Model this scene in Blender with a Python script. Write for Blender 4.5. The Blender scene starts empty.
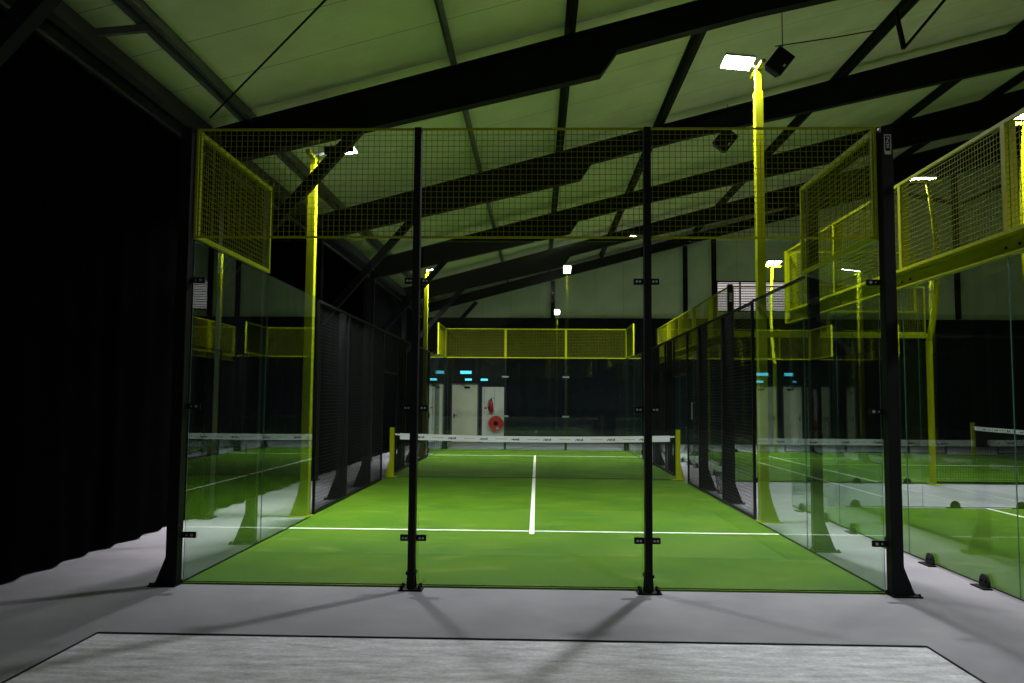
import bpy, bmesh, math, random
from mathutils import Vector, Matrix
random.seed(7)
scene = bpy.context.scene
col = scene.collection

# ------------------------------------------------------------ camera
FPX = 820.752
CX, CY, CZ = 0.0555, -7.1392, 1.5948
YAW, PIT, ROL = -0.0310355, 0.0725925, 0.0078180
def ray(dx, dy):
    c, s = math.cos(ROL), math.sin(ROL); r = dx*c - dy*s; u2 = dx*s + dy*c
    c, s = math.cos(PIT), math.sin(PIT); d = c - u2*s; u = s + u2*c
    c, s = math.cos(YAW), math.sin(YAW); return Vector((r*c + d*s, -r*s + d*c, u))
fwd = ray(0, 0).normalized(); upv = (ray(0, 1) - ray(0, 0)).normalized(); rgt = fwd.cross(upv).normalized()
cam = bpy.data.cameras.new('camera'); cam_o = bpy.data.objects.new('camera', cam); col.objects.link(cam_o)
M = Matrix((rgt, upv, -fwd)).transposed().to_4x4(); M.translation = (CX, CY, CZ)
cam_o.matrix_world = M
cam.sensor_width = 36.0; cam.lens = 36.0*FPX/1024.0; cam.clip_start = 0.05; cam.clip_end = 200
scene.camera = cam_o

# ------------------------------------------------------------ world, exposure
w = bpy.data.worlds.new('world'); scene.world = w; w.use_nodes = True
w.node_tree.nodes['Background'].inputs[0].default_value = (0.30, 0.36, 0.45, 1)
w.node_tree.nodes['Background'].inputs[1].default_value = 0.0
scene.view_settings.view_transform = 'Standard'; scene.view_settings.look = 'None'
scene.view_settings.gamma = 1.0; scene.view_settings.use_curve_mapping = False
scene.view_settings.exposure = 0.0
scene.cycles.use_denoising = True
scene.cycles.max_bounces = 10; scene.cycles.diffuse_bounces = 5; scene.cycles.glossy_bounces = 5
scene.cycles.transparent_max_bounces = 40
scene.cycles.sample_clamp_indirect = 6.0
LAMP_W = 300.0            # power of one court floodlight
LAMP_COL = (1.0, 0.985, 0.99)
LENS_EMIT = 45.0
ROLL = 0.12               # the two near lamps are turned a little towards the front glass

# ------------------------------------------------------------ materials
def nodes_of(name):
    m = bpy.data.materials.new(name); m.use_nodes = True
    nt = m.node_tree; return m, nt, nt.nodes['Principled BSDF']
def noise_ramp(nt, scale, c1, c2, detail=4, lo=0.35, hi=0.65, coord='Object', rough=0.55, sxyz=None):
    tc = nt.nodes.new('ShaderNodeTexCoord'); n = nt.nodes.new('ShaderNodeTexNoise'); r = nt.nodes.new('ShaderNodeValToRGB')
    n.inputs['Scale'].default_value = scale; n.inputs['Detail'].default_value = detail; n.inputs['Roughness'].default_value = rough
    v = tc.outputs[coord]
    if sxyz:
        mp = nt.nodes.new('ShaderNodeMapping'); mp.inputs['Scale'].default_value = sxyz
        nt.links.new(v, mp.inputs[0]); v = mp.outputs[0]
    nt.links.new(v, n.inputs['Vector'])
    r.color_ramp.elements[0].position = lo; r.color_ramp.elements[1].position = hi
    r.color_ramp.elements[0].color = (*c1, 1); r.color_ramp.elements[1].color = (*c2, 1)
    nt.links.new(n.outputs['Fac'], r.inputs[0]); return r, n
def bump(nt, b, n, strength, dist=0.01):
    bp = nt.nodes.new('ShaderNodeBump'); bp.inputs['Strength'].default_value = strength; bp.inputs['Distance'].default_value = dist
    nt.links.new(n.outputs['Fac'], bp.inputs['Height']); nt.links.new(bp.outputs[0], b.inputs['Normal'])
def paint(name, c, rough=0.45, metal=0.0, var=0.12, scale=6.0, bmp=0.0, spec=0.5):
    m, nt, b = nodes_of(name)
    r, n = noise_ramp(nt, scale, tuple(x*(1-var) for x in c), tuple(min(1, x*(1+var)) for x in c))
    nt.links.new(r.outputs[0], b.inputs['Base Color'])
    b.inputs['Roughness'].default_value = rough; b.inputs['Metallic'].default_value = metal
    b.inputs['Specular IOR Level'].default_value = spec
    if bmp: bump(nt, b, n, bmp)
    return m
def mixrgb(nt, a, b, fac, mode='MIX'):
    x = nt.nodes.new('ShaderNodeMix'); x.data_type = 'RGBA'; x.blend_type = mode
    def s(i, v):
        if isinstance(v, tuple): x.inputs[i].default_value = (*v, 1)
        elif isinstance(v, (int, float)): x.inputs[i].default_value = v
        else: nt.links.new(v, x.inputs[i])
    s(0, fac); s(6, a); s(7, b); return x.outputs[2]

MAT = {}
MAT['yellow'] = paint('yellow_paint', (0.31, 0.345, 0.001), 0.55, var=0.05, spec=0.10)
MAT['yellow_wire'] = paint('yellow_wire_paint', (0.20, 0.22, 0.003), 0.6, var=0.05, spec=0.1)
MAT['black'] = paint('black_paint', (0.0035, 0.0040, 0.0045), 0.5, var=0.2, spec=0.18)
MAT['black_wire'] = paint('black_wire_paint', (0.006, 0.0065, 0.007), 0.5, var=0.1, spec=0.2)
MAT['steel_dark'] = paint('dark_steel', (0.006, 0.007, 0.008), 0.6, var=0.2, spec=0.15)
MAT['purlin'] = paint('galvanised_purlin', (0.12, 0.13, 0.13), 0.45, metal=0.35, var=0.2)
MAT['rail'] = paint('bare_metal_rail', (0.12, 0.125, 0.14), 0.3, metal=0.8, var=0.1)
MAT['rail_dark'] = paint('dull_grey_steel', (0.035, 0.038, 0.038), 0.5, metal=0.2)
MAT['bolt'] = paint('zinc_bolt', (0.45, 0.46, 0.47), 0.35, metal=0.7)
MAT['housing'] = paint('grey_lamp_housing', (0.35, 0.36, 0.37), 0.4)
MAT['band'] = paint('white_net_band', (0.86, 0.87, 0.92), 0.6, var=0.03)
MAT['bandmark'] = paint('black_band_mark', (0.03, 0.03, 0.035), 0.6)
MAT['bandmark2'] = paint('faded_band_mark', (0.34, 0.34, 0.28), 0.6)
MAT['netting'] = paint('black_netting', (0.02, 0.025, 0.02), 0.8)
MAT['door'] = paint('cream_door_paint', (0.78, 0.77, 0.56), 0.5, var=0.04)
MAT['panelwhite'] = paint('white_wall_panel', (0.80, 0.79, 0.70), 0.5, var=0.05)
MAT['frame'] = paint('dark_door_frame', (0.10, 0.11, 0.10), 0.5)
MAT['red'] = paint('red_paint', (0.62, 0.035, 0.02), 0.35, var=0.08)
MAT['darkred'] = paint('dark_red_paint', (0.38, 0.012, 0.03), 0.35, var=0.1)
MAT['speaker'] = paint('black_plastic', (0.018, 0.016, 0.026), 0.5, spec=.3)
MAT['bin'] = paint('black_wire_bin', (0.015, 0.016, 0.016), 0.5)
MAT['sticker'] = paint('pale_sticker', (0.5, 0.5, 0.46), 0.6)
MAT['blackwall'] = paint('black_back_wall', (0.006, 0.007, 0.008), 0.7, var=0.25, scale=2)
MAT['curtain'] = paint('black_curtain_cloth', (0.0018, 0.0018, 0.0021), 1.0, var=0.2, scale=3, spec=0.0)
MAT['backcurtain'] = paint('dark_screen_cloth', (0.012, 0.015, 0.018), 0.95, var=0.2, scale=3, spec=0.1)

def emit(name, c, s):
    m = bpy.data.materials.new(name); m.use_nodes = True; nt = m.node_tree; nt.nodes.clear()
    e = nt.nodes.new('ShaderNodeEmission'); o = nt.nodes.new('ShaderNodeOutputMaterial')
    e.inputs[0].default_value = (*c, 1); e.inputs[1].default_value = s; nt.links.new(e.outputs[0], o.inputs[0]); return m
MAT['lens'] = emit('led_lens', (1.0, 0.98, 1.0), LENS_EMIT)
MAT['exit'] = emit('exit_sign_light', (0.10, 0.62, 0.85), 2.0)
MAT['windowlight'] = emit('lit_window_pane', (0.48, 0.40, 0.41), 1.4)

# glass: clear sheet, Schlick reflection on both faces
def glass(name, tint, edge=False):
    m = bpy.data.materials.new(name); m.use_nodes = True; nt = m.node_tree; nt.nodes.clear()
    L = nt.links.new
    g = nt.nodes.new('ShaderNodeNewGeometry')
    dot = nt.nodes.new('ShaderNodeVectorMath'); dot.operation = 'DOT_PRODUCT'
    L(g.outputs['Incoming'], dot.inputs[0]); L(g.outputs['Normal'], dot.inputs[1])
    def mth(op, a, b=None):
        n = nt.nodes.new('ShaderNodeMath'); n.operation = op
        for i, v in enumerate((a, b)):
            if v is None: continue
            if isinstance(v, (int, float)): n.inputs[i].default_value = v
            else: L(v, n.inputs[i])
        return n.outputs[0]
    ab = mth('ABSOLUTE', dot.outputs['Value']); inv = mth('SUBTRACT', 1.0, ab); p5 = mth('POWER', inv, 5.0)
    f = mth('ADD', mth('MULTIPLY', p5, 0.96), 0.04)
    tr = nt.nodes.new('ShaderNodeBsdfTransparent'); tr.inputs[0].default_value = (*tint, 1)
    gl = nt.nodes.new('ShaderNodeBsdfGlossy'); gl.inputs['Roughness'].default_value = 0.0; gl.inputs[0].default_value = (0.92, 1, 0.96, 1)
    mx = nt.nodes.new('ShaderNodeMixShader'); o = nt.nodes.new('ShaderNodeOutputMaterial')
    L(f, mx.inputs[0]); L(tr.outputs[0], mx.inputs[1]); L(gl.outputs[0], mx.inputs[2]); L(mx.outputs[0], o.inputs[0])
    return m
MAT['glass'] = glass('toughened_glass', (0.93, 0.97, 0.95))
MAT['glassedge'] = paint('green_glass_edge', (0.07, 0.14, 0.11), 0.3)

# carpet
m, nt, b = nodes_of('grey_carpet'); MAT['carpet'] = m
r, n = noise_ramp(nt, 1.3, (0.315, 0.296, 0.335), (0.385, 0.362, 0.405), detail=3)
r2, n2 = noise_ramp(nt, 160, (0.75, 0.75, 0.75), (1, 1, 1), detail=2)
nt.links.new(mixrgb(nt, r.outputs[0], r2.outputs[0], 1.0, 'MULTIPLY'), b.inputs['Base Color']); b.inputs['Roughness'].default_value = 0.95
b.inputs['Specular IOR Level'].default_value = 0.15
bump(nt, b, n2, 0.4, 0.004)
# concrete
m, nt, b = nodes_of('worn_concrete'); MAT['concrete'] = m
r, n = noise_ramp(nt, 5.5, (0.42, 0.40, 0.45), (0.93, 0.89, 0.97), detail=10, lo=0.3, hi=0.72, rough=0.65, sxyz=(0.6, 2.2, 1))
r2, n2 = noise_ramp(nt, 40, (0.8, 0.8, 0.8), (1, 1, 1), detail=5)
nt.links.new(mixrgb(nt, r.outputs[0], r2.outputs[0], 1.0, 'MULTIPLY'), b.inputs['Base Color']); b.inputs['Roughness'].default_value = 0.8
bump(nt, b, n, 0.25, 0.01)
# turf
m, nt, b = nodes_of('green_turf'); MAT['turf'] = m
r, n = noise_ramp(nt, 0.9, (0.052, 0.148, 0.002), (0.098, 0.203, 0.0032), detail=5, lo=0.3, hi=0.7)
r2, n2 = noise_ramp(nt, 230, (0.6, 0.6, 0.6), (1.0, 1.0, 1.0), detail=2)
r3, n3 = noise_ramp(nt, 1.7, (0, 0, 0), (1, 1, 1), detail=6, lo=0.55, hi=0.90, sxyz=(0.9, 1.8, 1))
c1 = mixrgb(nt, r.outputs[0], (0.20, 0.29, 0.04), r3.outputs[0])
nt.links.new(mixrgb(nt, c1, r2.outputs[0], 1.0, 'MULTIPLY'), b.inputs['Base Color']); b.inputs['Roughness'].default_value = 0.9
b.inputs['Specular IOR Level'].default_value = 0.15
bump(nt, b, n2, 0.5, 0.01)
MAT['line'] = paint('white_turf_line', (0.72, 0.76, 0.62), 0.9, var=0.08, scale=30)
# ceiling sheets and gable cladding: pale sheet metal with seams every metre
def cladding(name, base, axis, period, seamw, rough, sheen=0.5):
    m, nt, b = nodes_of(name); L = nt.links.new
    tc = nt.nodes.new('ShaderNodeTexCoord'); sp = nt.nodes.new('ShaderNodeSeparateXYZ'); L(tc.outputs['Object'], sp.inputs[0])
    def mth(op, a, v):
        q = nt.nodes.new('ShaderNodeMath'); q.operation = op; L(a, q.inputs[0]); q.inputs[1].default_value = v; return q.outputs[0]
    fr = mth('FRACT', mth('MULTIPLY', mth('ADD', sp.outputs[axis], 100.0), 1.0/period), 0)
    seam = mth('LESS_THAN', fr, seamw/period)
    rib = mth('FRACT', mth('MULTIPLY', mth('ADD', sp.outputs[axis], 100.0), 10.0/period), 0)
    rib = mth('LESS_THAN', rib, 0.08)
    r, n = noise_ramp(nt, 1.2, tuple(x*0.9 for x in base), tuple(x*1.06 for x in base), detail=4)
    c = mixrgb(nt, r.outputs[0], tuple(x*0.93 for x in base), rib)
    c = mixrgb(nt, c, tuple(x*0.45 for x in base), seam)
    L(c, b.inputs['Base Color']); b.inputs['Roughness'].default_value = rough; b.inputs['Specular IOR Level'].default_value = sheen
    return m
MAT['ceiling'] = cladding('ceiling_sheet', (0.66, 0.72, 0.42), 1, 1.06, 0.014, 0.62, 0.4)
MAT['gable'] = cladding('gable_sheet', (0.66, 0.72, 0.52), 0, 1.1, 0.008, 0.6, 0.3)

# ------------------------------------------------------------ mesh building
class MB:
    def __init__(s): s.v = []; s.f = []
    def add(s, vs, fs):
        o = len(s.v); s.v += [Vector(v) for v in vs]; s.f += [tuple(i+o for i in f) for f in fs]; return s
    def box(s, x0, x1, y0, y1, z0, z1):
        x0, x1 = sorted((x0, x1)); y0, y1 = sorted((y0, y1)); z0, z1 = sorted((z0, z1))
        return s.add([(x0,y0,z0),(x1,y0,z0),(x1,y1,z0),(x0,y1,z0),(x0,y0,z1),(x1,y0,z1),(x1,y1,z1),(x0,y1,z1)],
              [(0,3,2,1),(4,5,6,7),(0,1,5,4),(1,2,6,5),(2,3,7,6),(3,0,4,7)])
    def bar(s, a, b, wd, ht, up=(0,0,1)):
        a, b = Vector(a), Vector(b); d = (b-a).normalized(); u = Vector(up)
        if abs(d.dot(u)) > 0.99: u = Vector((1,0,0))
        r = d.cross(u).normalized(); u = r.cross(d).normalized()
        vs = []
        for p in (a, b):
            for i, j in ((-1,-1),(1,-1),(1,1),(-1,1)): vs.append(p + r*i*wd/2 + u*j*ht/2)
        return s.add(vs, [(0,3,2,1),(4,5,6,7),(0,1,5,4),(1,2,6,5),(2,3,7,6),(3,0,4,7)][:6])
    def cyl(s, a, b, r0, r1=None, n=12):
        r1 = r0 if r1 is None else r1
        return s.path([a, b], [r0, r1], n)
    def path(s, pts, rad, n=10):
        pts = [Vector(p) for p in pts]; rings = []
        vs = []; fs = []
        for k, p in enumerate(pts):
            d = (pts[min(k+1, len(pts)-1)] - pts[max(k-1, 0)]).normalized()
            u = Vector((0,0,1)) if abs(d.z) < 0.95 else Vector((1,0,0))
            r = d.cross(u).normalized(); u = r.cross(d)
            rr = rad[k] if isinstance(rad, (list, tuple)) else rad
            for i in range(n):
                t = 2*math.pi*i/n; vs.append(p + (r*math.cos(t) + u*math.sin(t))*rr)
        for k in range(len(pts)-1):
            for i in range(n):
                j = (i+1) % n; fs.append((k*n+i, k*n+j, (k+1)*n+j, (k+1)*n+i))
        fs.append(tuple(range(n))[::-1]); fs.append(tuple((len(pts)-1)*n+i for i in range(n)))
        return s.add(vs, fs)
    def prism(s, poly, off):
        """poly: list of 3D points (planar), off: extrusion vector"""
        off = Vector(off); n = len(poly); P = [Vector(p) for p in poly]
        return s.add(P + [p+off for p in P], [tuple(range(n))[::-1], tuple(range(n, 2*n))] + [(i, (i+1)%n, (i+1)%n+n, i+n) for i in range(n)])
    def build(s, name, mat, parent=None, smooth=False, label=None, bevel=0.0, extra=()):
        org = Vector((0,0,0))
        if parent is not None:
            org = wpos(parent)
        vs = list(s.v); fs = list(s.f); idx = [0]*len(fs)
        for k, (mb, mt) in enumerate(extra):
            o_ = len(vs); vs += mb.v; fs += [tuple(i+o_ for i in f) for f in mb.f]; idx += [k+1]*len(mb.f)
        me = bpy.data.meshes.new(name); me.from_pydata([tuple(v-org) for v in vs], [], fs)
        bm = bmesh.new(); bm.from_mesh(me); bmesh.ops.recalc_face_normals(bm, faces=bm.faces); bm.to_mesh(me); bm.free()
        me.materials.append(MAT[mat])
        for mb, mt in extra: me.materials.append(MAT[mt])
        if extra:
            for p, i in zip(me.polygons, idx): p.material_index = i
        if smooth:
            for p in me.polygons: p.use_smooth = True
            me.set_sharp_from_angle(angle=math.radians(40))
        o = bpy.data.objects.new(name, me); col.objects.link(o)
        if parent is not None: o.parent = parent
        if label: o['label'] = label
        if bevel:
            bv = o.modifiers.new('bevel', 'BEVEL'); bv.width = bevel; bv.segments = 2; bv.limit_method = 'ANGLE'
        return o
def wpos(o):
    p = Vector((0,0,0))
    while o is not None: p += Vector(o.location); o = o.parent
    return p
def thing(name, label, cat, loc=(0,0,0), group=None):
    o = bpy.data.objects.new(name, None); o.empty_display_size = 0.1; col.objects.link(o); o.location = loc
    o['label'] = label; o['category'] = cat
    if group: o['group'] = group
    return o
def tag(o, label, cat, group=None):
    o['label'] = label; o['category'] = cat
    if group: o['group'] = group
    return o
def struct(mb, name, mat, parent=None):
    o = mb.build(name, mat, parent); o['kind'] = 'structure'; return o

# ------------------------------------------------------------ hall shell
XL, XR, YB, YF = -4.75, 27.0, -42.0, 24.8
RS = 0.268                          # roof slope
def roofz(x): return 6.48 + RS*x    # top line of the rafters
PD = 0.19                           # purlin depth
struct(MB().box(XL-.2, XR, YB, YF+.2, -0.2, -0.008), 'floor', 'concrete')
# carpet around a rectangular hole in front of the glass (hole shows the slab)
hx0, hx1, hy0, hy1 = -2.93, 2.64, -5.2, -1.50
cp = MB()
cp.box(XL, hx0, YB, YF, -0.0079, 0); cp.box(hx1, XR, YB, YF, -0.0079, 0)
cp.box(hx0, hx1, hy1, YF, -0.0079, 0); cp.box(hx0, hx1, YB, hy0, -0.0079, 0)
struct(cp, 'floor_carpet', 'carpet')
ed = MB()
ed.box(hx0-.006, hx1+.006, hy1, hy1+.010, -0.006, 0.002); ed.box(hx0-.006, hx0, hy0, hy1, -0.006, 0.002); ed.box(hx1, hx1+.006, hy0, hy1, -0.006, 0.002)
struct(ed, 'trim_1', 'black')
c = MB(); a = roofz(XL-.2)+PD; bz = roofz(XR)+PD
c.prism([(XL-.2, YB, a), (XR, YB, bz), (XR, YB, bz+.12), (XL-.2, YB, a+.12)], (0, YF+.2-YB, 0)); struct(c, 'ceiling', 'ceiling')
struct(MB().box(XL-.2, XL-.05, YB, YF+.2, 0, a+.05), 'wall_left', 'blackwall')
struct(MB().prism([(XR, YB, 0), (XR, YF+.2, 0), (XR, YF+.2, bz), (XR, YB, bz)], (.15, 0, 0)), 'wall_right', 'blackwall')
struct(MB().prism([(XL-.2, YB, 0), (XR, YB, 0), (XR, YB, bz), (XL-.2, YB, a)], (0, -.15, 0)), 'wall_front', 'blackwall')
WB = 4.85
# gable end wall: dark lower part, pale cladding above with the window cut out
struct(MB().box(XL-.05, XR, YF, YF+.15, 0, WB), 'wall_back', 'blackwall')
wx0, wx1, wz0, wz1 = 7.0, 9.75, 5.12, 6.33
g = MB()
def gab(x0, x1, zb):
    g.prism([(x0, YF, zb), (x1, YF, zb), (x1, YF, roofz(x1)+PD-.002), (x0, YF, roofz(x0)+PD-.002)], (0, .15, 0))
gab(XL-.05, wx0, WB); gab(wx1, XR, WB); gab(wx0, wx1, wz1); g.box(wx0, wx1, YF, YF+.15, WB, wz0)
struct(g, 'wall_back', 'gable')
wn = MB()
for x in (wx0, wx0+.9, wx0+1.8, wx1-.06): wn.box(x, x+.06, YF+.02, YF+.08, wz0, wz1)
wn.box(wx0, wx1, YF+.02, YF+.08, wz0, wz0+.05); wn.box(wx0, wx1, YF+.02, YF+.08, wz1-.05, wz1)
wo = wn.build('window_1', 'steel_dark'); wo['kind'] = 'structure'
MB().box(wx0, wx1, YF+.09, YF+.10, wz0, wz1).build('window_pane', 'windowlight', wo)
sl = MB()
for k in range(12): sl.box(wx0, wx1, YF+.03, YF+.06, wz0+.1*k, wz0+.1*k+.025)
sl.build('window_blind', 'steel_dark', wo)

# curtains with folds
def curtain_mesh(p0, p1, depth, z0, z1, n, seed, amp, mat, name):
    rnd = random.Random(seed); p0, p1 = Vector(p0), Vector(p1); d = (p1-p0); nrm = Vector((d.y, -d.x, 0)).normalized()
    pts = []; ph = 0
    for i in range(n+1):
        t = i/n; ph += rnd.uniform(0.5, 1.1)
        pts.append((p0 + d*t, amp*math.sin(ph) + amp*.5*math.sin(ph*.31)))
    vs = []; fs = []
    zs = [z0, z0+.6, (z0+z1)/2, z1-.5, z1]; sc_ = [1.1, 1.1, 1.0, .8, .6]
    for z, s in zip(zs, sc_):
        for p, o in pts: q = p + nrm*o*s; vs.append((q.x, q.y, z))
    for z, s in zip(zs, sc_):
        for p, o in pts: q = p + nrm*(o*s - depth); vs.append((q.x, q.y, z))
    W = n+1; K = len(zs)
    for k in range(K-1):
        for i in range(n):
            a = k*W+i; fs.append((a, a+1, a+1+W, a+W))
            b2 = (K+k)*W+i; fs.append((b2+W, b2+W+1, b2+1, b2))
    for i in range(n):
        fs.append((i, i+K*W, i+1+K*W, i+1)); a = (K-1)*W+i; fs.append((a+1, a+1+K*W, a+K*W, a))
    mb = MB(); mb.add(vs, fs); return mb.build(name, mat, smooth=True)
for k, (y0, y1, wd) in enumerate(((-14, -1.0, 'beside the camera, nearest of the left wall'), (-1.0, 7.0, 'middle one along the left wall beside the front glass'), (7.0, 24.6, 'farthest along the left wall behind the court'))):
    cu = curtain_mesh((-4.515, y1, 0), (-4.515, y0, 0), .012, 0.02, 4.86, int((y1-y0)/.07), 3+k, .035, 'curtain', 'curtain')
    tag(cu, 'black floor-length curtain ' + wd, 'curtain', 'black curtains along the left wall')
cu = curtain_mesh((-1.12, 24.66, 0), (26.8, 24.66, 0), .012, 0.03, 4.83, 330, 9, .03, 'backcurtain', 'curtain')
tag(cu, 'wide dark curtain hung across the back wall right of the hose reel', 'curtain')
cr = thing('curtain_rail', 'long steel curtain rail with shiny edge above the left black curtain', 'curtain rail', (-4.45, -14, 4.9))
MB().box(-4.52, -4.46, -14, 24.6, 4.89, 4.93).build('track', 'rail', cr)
MB().box(-4.60, -4.445, -14, 24.6, 4.93, 5.02).build('channel', 'steel_dark', cr)
eb = MB(); eb.box(-4.42, -4.30, -14, 24.7, 5.04, 5.16); eb.box(-4.36, -4.33, -14, 24.7, 5.16, 5.24)
tag(eb.build('eaves_beam', 'rail_dark'), 'grey steel eaves beam running above the black curtain rail on the left', 'beam')

# ------------------------------------------------------------ portal frames
FY = [-6.75, -1.87, 3.85, 9.15, 14.45, 19.75, 24.45]
fname = ['', 'only its knee brace seen at the top left', 'the nearest one crossing above the front glass', 'second one, passing behind the glaring near right lamp', 'third one, above the far half of the court', 'fourth one, the last before the gable wall', 'slim one fixed flat against the gable wall']
def under(x):
    if x <= .9: return 0.50 + 0.18*(x+4.4)/5.3
    if x >= 1.13: return 0.40 if x < 3 else min(1.0, 0.40 + 0.045*(x-3))
for k, y in enumerate(FY):
    if k == 0: continue
    t = thing('steel_portal', 'black steel roof frame, ' + fname[k], 'roof frame', (-4.4, y, 0), 'black steel roof frames')
    xs = [-4.43, -2, .9, 1.13, 3, 6, 10, 16, 26.9]
    top = [(x, roofz(x)) for x in xs]; bot = [(x, roofz(x)-under(x)) for x in xs]
    if k == 6: bot = [(x, roofz(x)-.35) for x in xs]
    ra = MB()
    for a, b2, c_, d_ in zip(top[:-1], top[1:], bot[:-1], bot[1:]):
        ra.prism([(a[0], y-.006, a[1]), (b2[0], y-.006, b2[1]), (d_[0], y-.006, d_[1]), (c_[0], y-.006, c_[1])], (0, .012, 0))
        ra.prism([(a[0], y-.09, a[1]), (b2[0], y-.09, b2[1]), (b2[0], y-.09, b2[1]-.015), (a[0], y-.09, a[1]-.015)], (0, .18, 0))
        ra.prism([(c_[0], y-.09, c_[1]+.015), (d_[0], y-.09, d_[1]+.015), (d_[0], y-.09, d_[1]), (c_[0], y-.09, c_[1])], (0, .18, 0))
    for x in (-4.4, .9, 6, 12): ra.box(x-.006, x+.006, y-.085, y+.085, roofz(x)-.3, roofz(x)-.01)
    ra.build('rafter', 'steel_dark', t)
    cl = MB(); cl.box(-4.30, -4.288, y-.08, y+.08, 0, 5.0); cl.box(-4.40, -4.30, y-.006, y+.006, 0, 5.0); cl.box(-4.412, -4.40, y-.08, y+.08, 0, 5.0)
    cl.box(-4.43, -4.26, y-.12, y+.12, 0, .02); cl.build('column', 'steel_dark', t)
    MB().bar((-4.30, y, 3.15), (-2.32, y, 5.42), .12, .14).build('knee_brace', 'steel_dark', t)
# purlins
for x, wd in ((-3.95, 'first from the left eaves'), (-1.13, 'second from the left eaves'), (.48, 'third from the left eaves'), (2.5, 'fourth from the left, left of the near lamp'),
              (6.15, 'fifth from the left, right of the near lamp'), (9.8, 'sixth from the left, towards the right edge'), (12.2, 'seventh from the left, at the right edge')):
    pu = MB(); z = roofz(x)
    pu.box(x-.006, x+.006, -12, YF, z+.002, z+PD-.006); pu.box(x-.006, x+.07, -12, YF, z+.002, z+.014); pu.box(x-.07, x+.006, -12, YF, z+PD-.02, z+PD-.008)
    if x < -3: pu.box(x-.10, x-.04, -12, YF, z-.02, z+.05)
    o = pu.build('roof_purlin', 'purlin' if x < 1 and x != .48 else 'steel_dark'); tag(o, 'long steel purlin, ' + wd, 'purlin', 'steel purlins under the ceiling')
t = MB().bar((-4.36, .62, 5.20), (-3.95, .90, 5.38), .07, .07).build('eaves_strut', 'purlin'); tag(t, 'short steel strut joining the eaves beam to the first purlin', 'strut')
t = MB().cyl((-1.0, 0.0, 6.15), (-4.26, 3.28, 5.28), .012, n=8).build('wind_brace_rod', 'steel_dark'); tag(t, 'thin dark diagonal tie rod under the ceiling at upper left', 'tie rod')
# hanging bracket at the upper right
br = MB(); br.bar((5.95, 6.2, roofz(5.95)+.02), (5.98, 6.0, 7.36), .06, .06); br.bar((5.98, 6.0, 7.36), (6.75, 5.75, roofz(6.75)+.02), .04, .04)
tag(br.build('hanging_bracket', 'steel_dark'), 'black V-shaped bracket hanging under a purlin at upper right', 'bracket')
# right hand diagonal braces
for (a, b2, wd) in (((13.4, 24.28, 9.75), (16.1, 24.28, 9.25), 'left arm of the pair'), ((16.3, 24.28, 9.25), (18.7, 24.28, 10.4), 'rising right arm of the pair')):
    t = MB().bar(a, b2, .08, .14).build('gable_brace', 'steel_dark'); tag(t, 'diagonal brace atop the far right gable column, ' + wd, 'brace', 'gable braces')
# gable columns
for x, wd in ((.65, 'above the far end mesh'), (5.79, 'left one of the pair by the lit window'), (6.9, 'touching the left side of the lit window'), (16.2, 'far right above the dark curtain')):
    t = MB(); t.box(x-.08, x+.08, YF-.16, YF-.15, WB, roofz(x)-.36); t.box(x-.006, x+.006, YF-.15, YF-.02, WB, roofz(x)-.36); t.box(x-.08, x+.08, YF-.02, YF-.008, WB, roofz(x)-.36)
    tag(t.build('gable_column', 'steel_dark'), 'dark steel column on the pale gable wall, ' + wd, 'column', 'steel columns on the gable wall')

# ------------------------------------------------------------ court builders
def turf(name, x0, x1, y0, y1, label, lines):
    t = thing(name, label, 'artificial turf', ((x0+x1)/2, (y0+y1)/2, 0), 'green artificial turf courts')
    MB().box(x0, x1, y0, y1, 0.0005, 0.010).build('turf', 'turf', t)
    for l in lines: MB().box(*l, 0.0101, 0.0125).build('white_line', 'line', t)
    return t
turf('court_turf', -3.03, 3.03, -.01, 20.0, 'bright green turf of the narrow middle court behind the front glass',
     [(-3.0, 3.0, 3.02, 3.08), (-3.0, 3.0, 16.92, 16.98), (-.03, .03, 2.83, 3.0195), (-.03, .03, 3.0805, 16.9195), (-.03, .03, 16.9805, 17.15)])
turf('court_turf', 4.03, 24.0, -4.2, 5.8, 'green turf of the near court at the right edge behind bolted glass feet',
     [(6.93, 6.99, -4.2, 5.8), (6.75, 6.9295, .78, .84), (6.9905, 20.9, .78, .84)])
turf('court_turf', 4.03, 24.0, 9.8, 19.75, 'green turf of the far right court beyond the grey walkway',
     [(6.97, 7.03, 9.8, 19.75), (6.8, 6.9695, 14.75, 14.81), (7.0305, 20.9, 14.75, 14.81), (20.97, 21.03, 9.8, 19.75)])

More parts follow.
